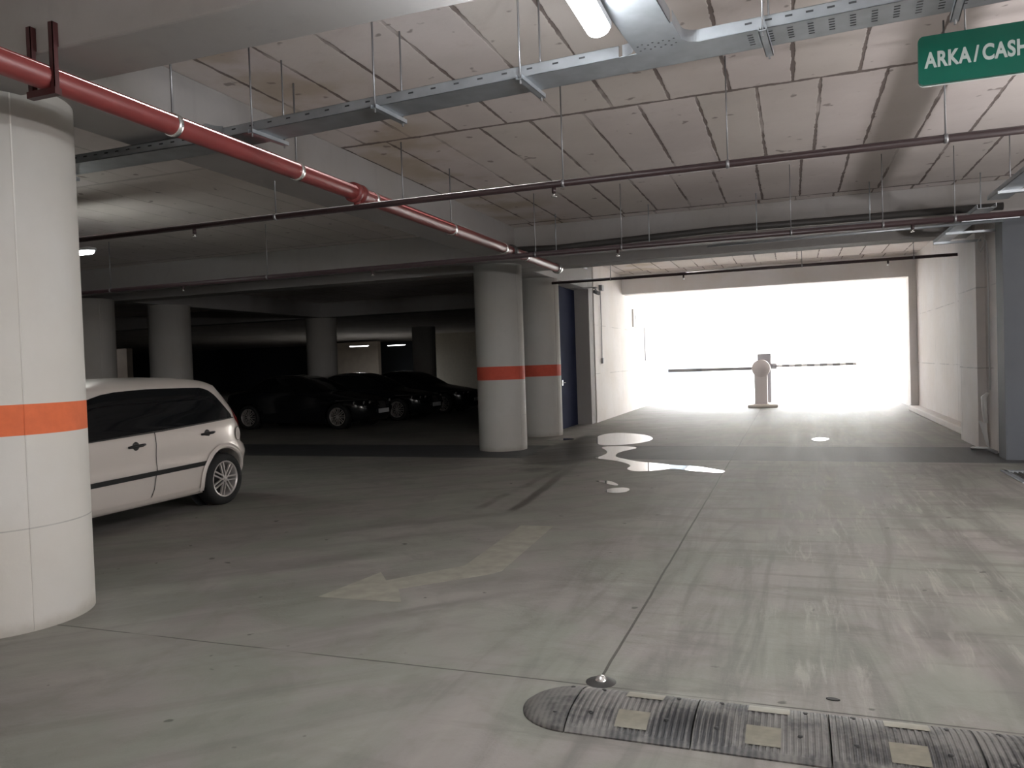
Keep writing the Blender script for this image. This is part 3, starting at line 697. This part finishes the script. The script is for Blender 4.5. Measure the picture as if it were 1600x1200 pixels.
for i in range(6): sm.box(.5+i*.36, .5+i*.36+.2, -.024, .024, 1.056, 1.144)
build_multi('arm', [(MB().box(.3, 2.6, -.02, .02, 1.06, 1.14), M['white_paint']), (sm, M['grey_plastic'])], b2)

# ------------------------------------------------------------------ cars
def interp(tab, z):
    if z <= tab[0][0]: return tab[0][1]
    for (a, va), (b_, vb) in zip(tab[:-1], tab[1:]):
        if z <= b_: return va + (vb-va)*(z-a)/(b_-a)
    return tab[-1][1]
class CarShape:
    """a car as a stack of rounded plan outlines; local frame: y forward = -, x to the side, length along y"""
    def __init__(s, yf, yr, W, p=6.5): s.yf, s.yr, s.W, s.p = yf, yr, W, p
    def side(s, y, z, off=0.):
        a, b_ = interp(s.yf, z), interp(s.yr, z); u = max(-1, min(1, 2*(y-a)/(b_-a)-1))
        return interp(s.W, z)*max(0., 1-abs(u)**s.p)**(1/s.p) + off
    def body(s, zs, n=112):
        mb = MB(); vs = []
        for z in zs:
            a, b_, w = interp(s.yf, z), interp(s.yr, z), interp(s.W, z); cy, hl = (a+b_)/2, (b_-a)/2
            for j in range(n):
                t = 2*PI*j/n; ct, s_ = math.cos(t), math.sin(t)
                m_ = (abs(ct)**s.p + abs(s_)**s.p)**(-1/s.p)
                vs.append((w*s_*m_, cy+hl*ct*m_, z))
        k_ = len(zs); fs = [(i*n+j, i*n+(j+1) % n, (i+1)*n+(j+1) % n, (i+1)*n+j) for i in range(k_-1) for j in range(n)]
        mb.add(vs, fs, True); mb.add(vs[:n], [tuple(range(n))[::-1]]); mb.add(vs[-n:], [tuple(range(n))], True)
        return mb
    def patch(s, y0, y1, zb, zt, off=.004, side=1, ny=30, nz=10):
        def P(u, v):
            y = y0+(y1-y0)*u; a = interp(zb, y); b_ = interp(zt, y); z = a+(b_-a)*v
            return (side*s.side(y, z, off), y, z)
        return MB().grid(P, ny, nz, True)
    def vline(s, pts, w=.004, off=.003, side=1):
        mb = MB(); q = []
        for (y0, z0), (y1, z1) in zip(pts[:-1], pts[1:]):
            q += [(y0+(y1-y0)*i/8, z0+(z1-z0)*i/8) for i in range(8)]
        pts = q + [pts[-1]]
        for (y0, z0), (y1, z1) in zip(pts[:-1], pts[1:]):
            d = Vector((y1-y0, z1-z0)).normalized(); nrm = Vector((-d.y, d.x))*w
            q = [(y0+nrm.x, z0+nrm.y), (y1+nrm.x, z1+nrm.y), (y1-nrm.x, z1-nrm.y), (y0-nrm.x, z0-nrm.y)]
            mb.add([(side*s.side(y, z, off), y, z) for y, z in q], [(0, 1, 2, 3)])
        return mb
def cut_arches(o, cyl):
    """cut the wheel wells with a solid and keep the resulting mesh"""
    cm = MB()
    for (y, z, r) in cyl:
        for x0, x1 in ((.5, 1.2), (-1.2, -.5)):
            n = 40; vs = [(x, y+r*math.cos(2*PI*j/n), z+r*math.sin(2*PI*j/n)) for x in (x0, x1) for j in range(n)]
            cm.add(vs, [tuple(range(n)), tuple(range(n, 2*n))[::-1]] + [(j, n+j, n+(j+1) % n, (j+1) % n) for j in range(n)])
    co = cm.build('cutter', M['black']); par = o.parent; o.parent = None
    md = o.modifiers.new('cut', 'BOOLEAN'); md.operation = 'DIFFERENCE'; md.object = co; md.solver = 'EXACT'
    bpy.context.view_layer.update()
    me = bpy.data.meshes.new_from_object(o.evaluated_get(bpy.context.evaluated_depsgraph_get()))
    o.modifiers.clear(); o.data = me; o.parent = par
    bpy.data.objects.remove(co)
def wheel(parent, x, y, r, side, alloy='alloy', spokes=7, rim=.205, w=.19):
    """side +1: outer face towards +x"""
    c_ = (x, y, r); s = side
    ty = MB().lathe([(rim, 0), (rim+.01, .012*s), (r-.03, .012*s), (r-.008, -.01*s), (r, -.03*s), (r, -(w-.03)*s), (r-.02, -w*s), (rim, -w*s)], c_, 'X', 40).build('tyre', M['tyre'], parent)
    rm = MB().lathe([(rim+.004, .004*s), (rim-.010, .006*s), (rim-.018, -.01*s), (rim-.03, -.06*s), (rim-.03, -.14*s)], c_, 'X', 40)
    rm.lathe([(0, .0), (.028, 0.), (.034, -.008*s), (.036, -.03*s), (.0, -.03*s)], c_, 'X', 20)
    for k_ in range(spokes):
        for dd in (-.12, .12):
            a = 2*PI*k_/spokes + .2
            Mx = Matrix.Translation(c_) @ Matrix.Rotation(a, 4, 'X')
            y0, y1 = .03*math.sin(dd*6), (rim-.015)*math.sin(dd)
            q = [(.002*s, y0-.007, .02), (.002*s, y0+.007, .02), (-.006*s, y1+.010, rim-.012), (-.006*s, y1-.010, rim-.012)]
            q2 = [(v[0]-.02*s, v[1], v[2]) for v in q]
            rm.add([Mx @ Vector(v) for v in q+q2], [(0, 1, 2, 3), (7, 6, 5, 4), (0, 4, 5, 1), (1, 5, 6, 2), (2, 6, 7, 3), (3, 7, 4, 0)])
    rm.build('rim', M[alloy], ty)
    MB().lathe([(0, -.11*s), (rim-.02, -.11*s)], c_, 'X', 30).build('brake', M['black'], ty)
    return ty
# silver estate-like hatchback, nose towards the camera side
YC = 0.
sv = CarShape(
    yf=[(.19, .16), (.3, .04), (.5, .0), (.7, .06), (.8, .18), (.88, .42), (.94, .72), (.99, .89), (1.1, 1.10), (1.25, 1.36), (1.38, 1.62), (1.44, 1.85), (1.48, 2.12), (1.505, 2.5)],
    yr=[(.19, 3.86), (.26, 3.94), (.42, 4.06), (.60, 4.10), (.66, 4.075), (.70, 4.02), (.98, 3.98), (1.15, 3.88), (1.38, 3.70), (1.44, 3.56), (1.48, 3.3), (1.505, 2.9)],
    W=[(.19, .80), (.26, .835), (.34, .85), (.5, .865), (.56, .872), (.62, .862), (.80, .868), (.90, .855), (.97, .83), (1.1, .795), (1.25, .75), (1.38, .695), (1.42, .655), (1.455, .58), (1.485, .45), (1.505, .25)], p=7.)
car = empty('silver_car', (-7.05, 3.73, 0), 'silver beige compact car parked behind the big orange banded column', 'car')
zs = [.19, .22, .26, .3, .34, .4, .46, .5, .53, .56, .59, .62, .66, .70, .75, .8, .85, .88, .91, .94, .97, 1.0, 1.05, 1.1, 1.15, 1.2, 1.25, 1.3, 1.34, 1.38, 1.40, 1.42, 1.44, 1.455, 1.47, 1.485, 1.495, 1.505]
bo = sv.body(zs).build('body', M['silver'], car)
AR = [(.83, .31, .345), (3.50, .31, .345)]
cut_arches(bo, AR)
zb = [(1.15, .90), (1.66, .915), (2.57, .945), (3.72, 1.0)]
zt = [(1.15, .97), (1.45, 1.17), (1.64, 1.255), (1.8, 1.31), (1.95, 1.345), (2.12, 1.365), (2.5, 1.378), (3.05, 1.372), (3.30, 1.365), (3.42, 1.33), (3.50, 1.27), (3.72, 1.01)]
for s_ in (1, -1):
    w_ = sv.patch(1.2, 3.70, zb, zt, .012, s_, 60, 16).build('side_window', M['glass'], car)
    pm = MB(); q = [(1.16, .895), (1.66, .91), (2.57, .938), (3.73, .995)]
    mo = sv.vline(q, .006, .016, s_).build('window_moulding', M['trim'], car)
    # door seams
    sv.vline([(2.47, .94), (2.46, .7), (2.46, .55), (2.43, .35), (2.40, .27)], .004, .008, s_).build('door_seam', M['black'], car)
    sv.vline([(1.28, .90), (1.27, .6), (1.29, .3)], .004, .008, s_).build('door_seam', M['black'], car)
    # side rub strip and raised crease above it
    sv.patch(1.2, 3.17, [(1.2, .468), (3.17, .500)], [(1.2, .518), (3.17, .550)], .016, s_, 24, 2).build('rub_strip', M['black'], car)
    # sill line
    sv.patch(1.2, 3.1, [(1.2, .225), (3.1, .225)], [(1.2, .262), (3.1, .262)], .018, s_, 20, 2).build('sill', M['silver'], car)
    # arch lip
    for (ay, az, ar_) in AR:
        lip = MB()
        def PL(u, v):
            a = PI*(-.08+1.16*u); rr = ar_+.005+.055*v
            y, z = ay+rr*math.cos(a), az+rr*math.sin(a)
            return (s_*sv.side(y, max(.2, z), .038-.022*v + (.0 if v > 0 else -.03)), y, z)
        lip.grid(PL, 28, 4, True); lip.build('arch_lip', M['silver'], car)
    # handles
    for hy in (2.21, 3.22):
        hz = .815 + (hy-2.2)*.035
        x_ = s_*sv.side(hy, hz)
        h_ = MB().tube([(x_+s_*.006, hy-.10, hz-.004), (x_+s_*.03, hy-.07, hz), (x_+s_*.034, hy+.05, hz+.006), (x_+s_*.008, hy+.11, hz+.008)], [.011, .016, .016, .011], 10)
        h_.build('door_handle', M['black'], car)
        MB().lathe([(0, s_*.003), (.042, s_*.003), (.045, -.002*s_)], (x_, hy, hz), 'X', 20).build('handle_cup', M['trim'], car)
    # tail lamps wrapping the corner, high up beside the rear window
    sv.patch(3.78, 3.97, [(3.78, .98), (3.97, .74)], [(3.78, 1.10), (3.90, 1.12), (3.97, .98)], .004, s_, 8, 8).build('tail_lamp', M['red_lens'], car)
# fuel flap (side towards the lane)
fx = sv.side(3.80, .79); n_ = 24
rg = [(sv.side(3.79+.07*math.cos(a), .80+.075*math.sin(a), .012), 3.79+.07*math.cos(a), .80+.075*math.sin(a)) for a in [2*PI*j/n_ for j in range(n_)]]
rg2 = [(sv.side(3.79+.076*math.cos(a), .80+.081*math.sin(a), .010), 3.79+.076*math.cos(a), .80+.081*math.sin(a)) for a in [2*PI*j/n_ for j in range(n_)]]
fo = MB().add(rg2, [tuple(range(n_))]).build('fuel_flap', M['trim'], car); MB().add(rg, [tuple(range(n_))]).build('flap_cover', M['silver'], fo)
# rear bumper bar and rear screen, windscreen
def ring_patch(sh, a0, a1, zlo, zhi, off, n=24, m=8, rear=True):
    def P(u, v):
        z = zlo+(zhi-zlo)*v; t = a0+(a1-a0)*u
        a, b_, w = interp(sh.yf, z), interp(sh.yr, z), interp(sh.W, z); cy, hl = (a+b_)/2, (b_-a)/2
        ct, s_ = math.cos(t), math.sin(t); m_ = (abs(ct)**sh.p+abs(s_)**sh.p)**(-1/sh.p)
        return ((w+off)*s_*m_, cy+(hl+off)*ct*m_, z)
    return MB().grid(P, n, m, True)
ring_patch(sv, -.19, .19, 1.0, 1.34, .006).build('rear_window', M['glass'], car)
ring_patch(sv, PI-.35, PI+.35, 1.02, 1.42, .006).build('windscreen', M['glass'], car)
ring_patch(sv, -.62, .62, .50, .54, .012).build('bumper_strip', M['trim'], car)
ring_patch(sv, -.50, .50, .20, .30, .008).build('bumper_skirt', M['trim'], car)
for y in (.83, 3.50):
    for s_ in (1, -1):
        wheel(car, s_*.842, y, .30, s_)
        MB().lathe([(0, 0), (.345, 0)], (s_*.60, y, .31), 'X', 30).build('wheel_well', M['black'], car)
MB().box(-.7, .7, .3, 3.9, .17, .24).build('underbody', M['black'], car)
mr = MB().lathe([(0, -.06), (.06, -.05), (.085, 0), (.07, .04), (0, .05)], (.93, 1.42, .98), 'Y', 14); mr.tube([(.80, 1.42, .93), (.92, 1.42, .95)], .02, 8)
mr.build('door_mirror', M['silver'], car)
MB().tube([(0, 2.2, 1.49), (0, 2.12, 1.62)], .005, 6).build('aerial', M['black'], car)

# black saloons, noses towards the lane
sd = CarShape(
    yf=[(.18, .16), (.3, .05), (.5, .0), (.64, .04), (.72, .14), (.80, .45), (.88, .9), (.95, 1.25), (1.05, 1.42), (1.2, 1.70), (1.33, 2.0), (1.40, 2.25), (1.43, 2.55)],
    yr=[(.18, 4.45), (.4, 4.62), (.7, 4.60), (.95, 4.52), (1.0, 4.25), (1.04, 3.95), (1.15, 3.72), (1.3, 3.45), (1.40, 3.15), (1.43, 2.85)],
    W=[(.18, .84), (.4, .89), (.7, .905), (.88, .88), (.98, .84), (1.1, .77), (1.25, .69), (1.36, .61), (1.41, .5), (1.43, .3)], p=5.)
def saloon(label):
    e = empty('black_car', (0, 0, 0), label, 'car', 'black saloons parked in the dark bays')
    zz = [.18, .24, .3, .4, .5, .58, .64, .68, .72, .76, .8, .84, .88, .92, .95, .98, 1.0, 1.02, 1.05, 1.1, 1.15, 1.2, 1.26, 1.3, 1.34, 1.37, 1.39, 1.41, 1.42, 1.43]
    b_ = sd.body(zz).build('body', M['black_paint'], e); cut_arches(b_, [(.85, .33, .37), (3.62, .33, .37)])
    for s_ in (1, -1):
        sd.patch(1.55, 3.8, [(1.55, .95), (3.8, 1.0)], [(1.55, 1.02), (1.95, 1.22), (2.3, 1.34), (3.0, 1.35), (3.5, 1.22), (3.8, 1.05)], .004, s_, 24, 6).build('side_window', M['glass'], e)
        hl = ring_patch(sd, PI+s_*.45, PI+s_*.93, .60, .73, .006, 12, 4).build('headlamp', M['glass'], e)
        for q_ in range(3):
            hm_ = MB()
            a = PI+s_*(.52+.14*q_)
            z = .665; A, B, w = interp(sd.yf, z), interp(sd.yr, z), interp(sd.W, z); ct, s2 = math.cos(a), math.sin(a); m_ = (abs(ct)**5+abs(s2)**5)**(-.2)
            x_, y_ = w*s2*m_, (A+B)/2+(B-A)/2*ct*m_
            hm_.lathe([(0, -.012), (.02, -.012), (.045, -.016), (.048, -.003)], (x_, y_-.004, z), 'Y', 16)
            hm_.build('reflector', M['alloy'], hl)
        ring_patch(sd, PI+s_*.40, PI+s_*.95, .735, .745, .008, 12, 1).build('chrome_trim', M['chrome'], e)
        for y in (.85, 3.62):
            wheel(e, s_*.87, y, .33, s_, rim=.23, spokes=9)
            MB().lathe([(0, 0), (.36, 0)], (s_*.62, y, .33), 'X', 24).build('wheel_well', M['black'], e)
    ring_patch(sd, PI-.42, PI+.42, 1.0, 1.38, .006).build('windscreen', M['glass'], e)
    gr = ring_patch(sd, PI-.17, PI+.17, .50, .68, .008, 10, 4).build('grille', M['trim'], e)
    for q_ in range(4): MB().box(-.27, .27, -.022, -.012, .53+q_*.04, .537+q_*.04).build('grille_bar', M['chrome'], gr)
    MB().box(-.26, .26, -.03, -.012, .38, .49).build('number_plate', M['plate'], e)
    MB().box(-.7, .7, .3, 4.3, .16, .22).build('underbody', M['black'], e)
    return e
cx0 = saloon('black saloon in the dark, nearest of the row, its wheel and headlamp glinting')
cx0.location = (-10.15, 17.9, 0); cx0.rotation_euler = (0, 0, PI/2+.0)
labs = ['black saloon in the dark, second in the row with a glinting headlamp', 'black saloon in the dark, farthest of the row, hardly visible']
for i, l in enumerate(labs):
    c2 = copy_tree(cx0); c2.location = (-9.95+.1*i, 20.7+2.9*i, 0); c2['label'] = l
# rotate so that the nose (local -y) points to +x
for o in bpy.data.objects:
    if o.name.startswith('black_car'): o.rotation_euler = (0, 0, PI/2)

# ------------------------------------------------------------------ daylight
w = bpy.data.worlds.new('World'); bpy.context.scene.world = w; w.use_nodes = True
bg = w.node_tree.nodes['Background']; bg.inputs[0].default_value = (.80, .89, 1., 1); bg.inputs[1].default_value = 13.
sl = bpy.data.lights.new('sun', 'SUN'); sl.energy = 40.; sl.angle = math.radians(1.); sl.color = (1., .96, .94)
so = bpy.data.objects.new('sun', sl); C.objects.link(so)
dirv = Vector((.5, -1., -.95)).normalized()   # travels from the yard into the exit
so.rotation_euler = dirv.to_track_quat('-Z', 'Y').to_euler()
pl = bpy.data.lights.new('daylight_portal', 'AREA'); pl.shape = 'RECTANGLE'; pl.size = 7.6; pl.size_y = 4.; pl.cycles.is_portal = True
po = bpy.data.objects.new('daylight_portal', pl); C.objects.link(po); po.location = (-.79, 30.3, 2.0)
po.rotation_euler = Vector((0, -1, 0)).to_track_quat('-Z', 'Y').to_euler()

# ------------------------------------------------------------------ camera
cam = bpy.data.cameras.new('camera'); co = bpy.data.objects.new('camera', cam); C.objects.link(co)
R = Matrix(((.93936297, .02327123, .34213399), (.34127554, .03428339, -.93933788), (-.03358906, .99914118, .02426264)))
co.matrix_world = Matrix.Translation((0, 0, H)) @ R.to_4x4()
cam.sensor_width = 36.; cam.lens = 36.*1205.5654/1600; cam.clip_end = 200
S = bpy.context.scene; S.camera = co
S.view_settings.view_transform = 'Standard'; S.view_settings.look = 'None'; S.view_settings.exposure = .9; S.view_settings.gamma = 1.
S.view_settings.use_curve_mapping = False
S.cycles.max_bounces = 8; S.cycles.diffuse_bounces = 5
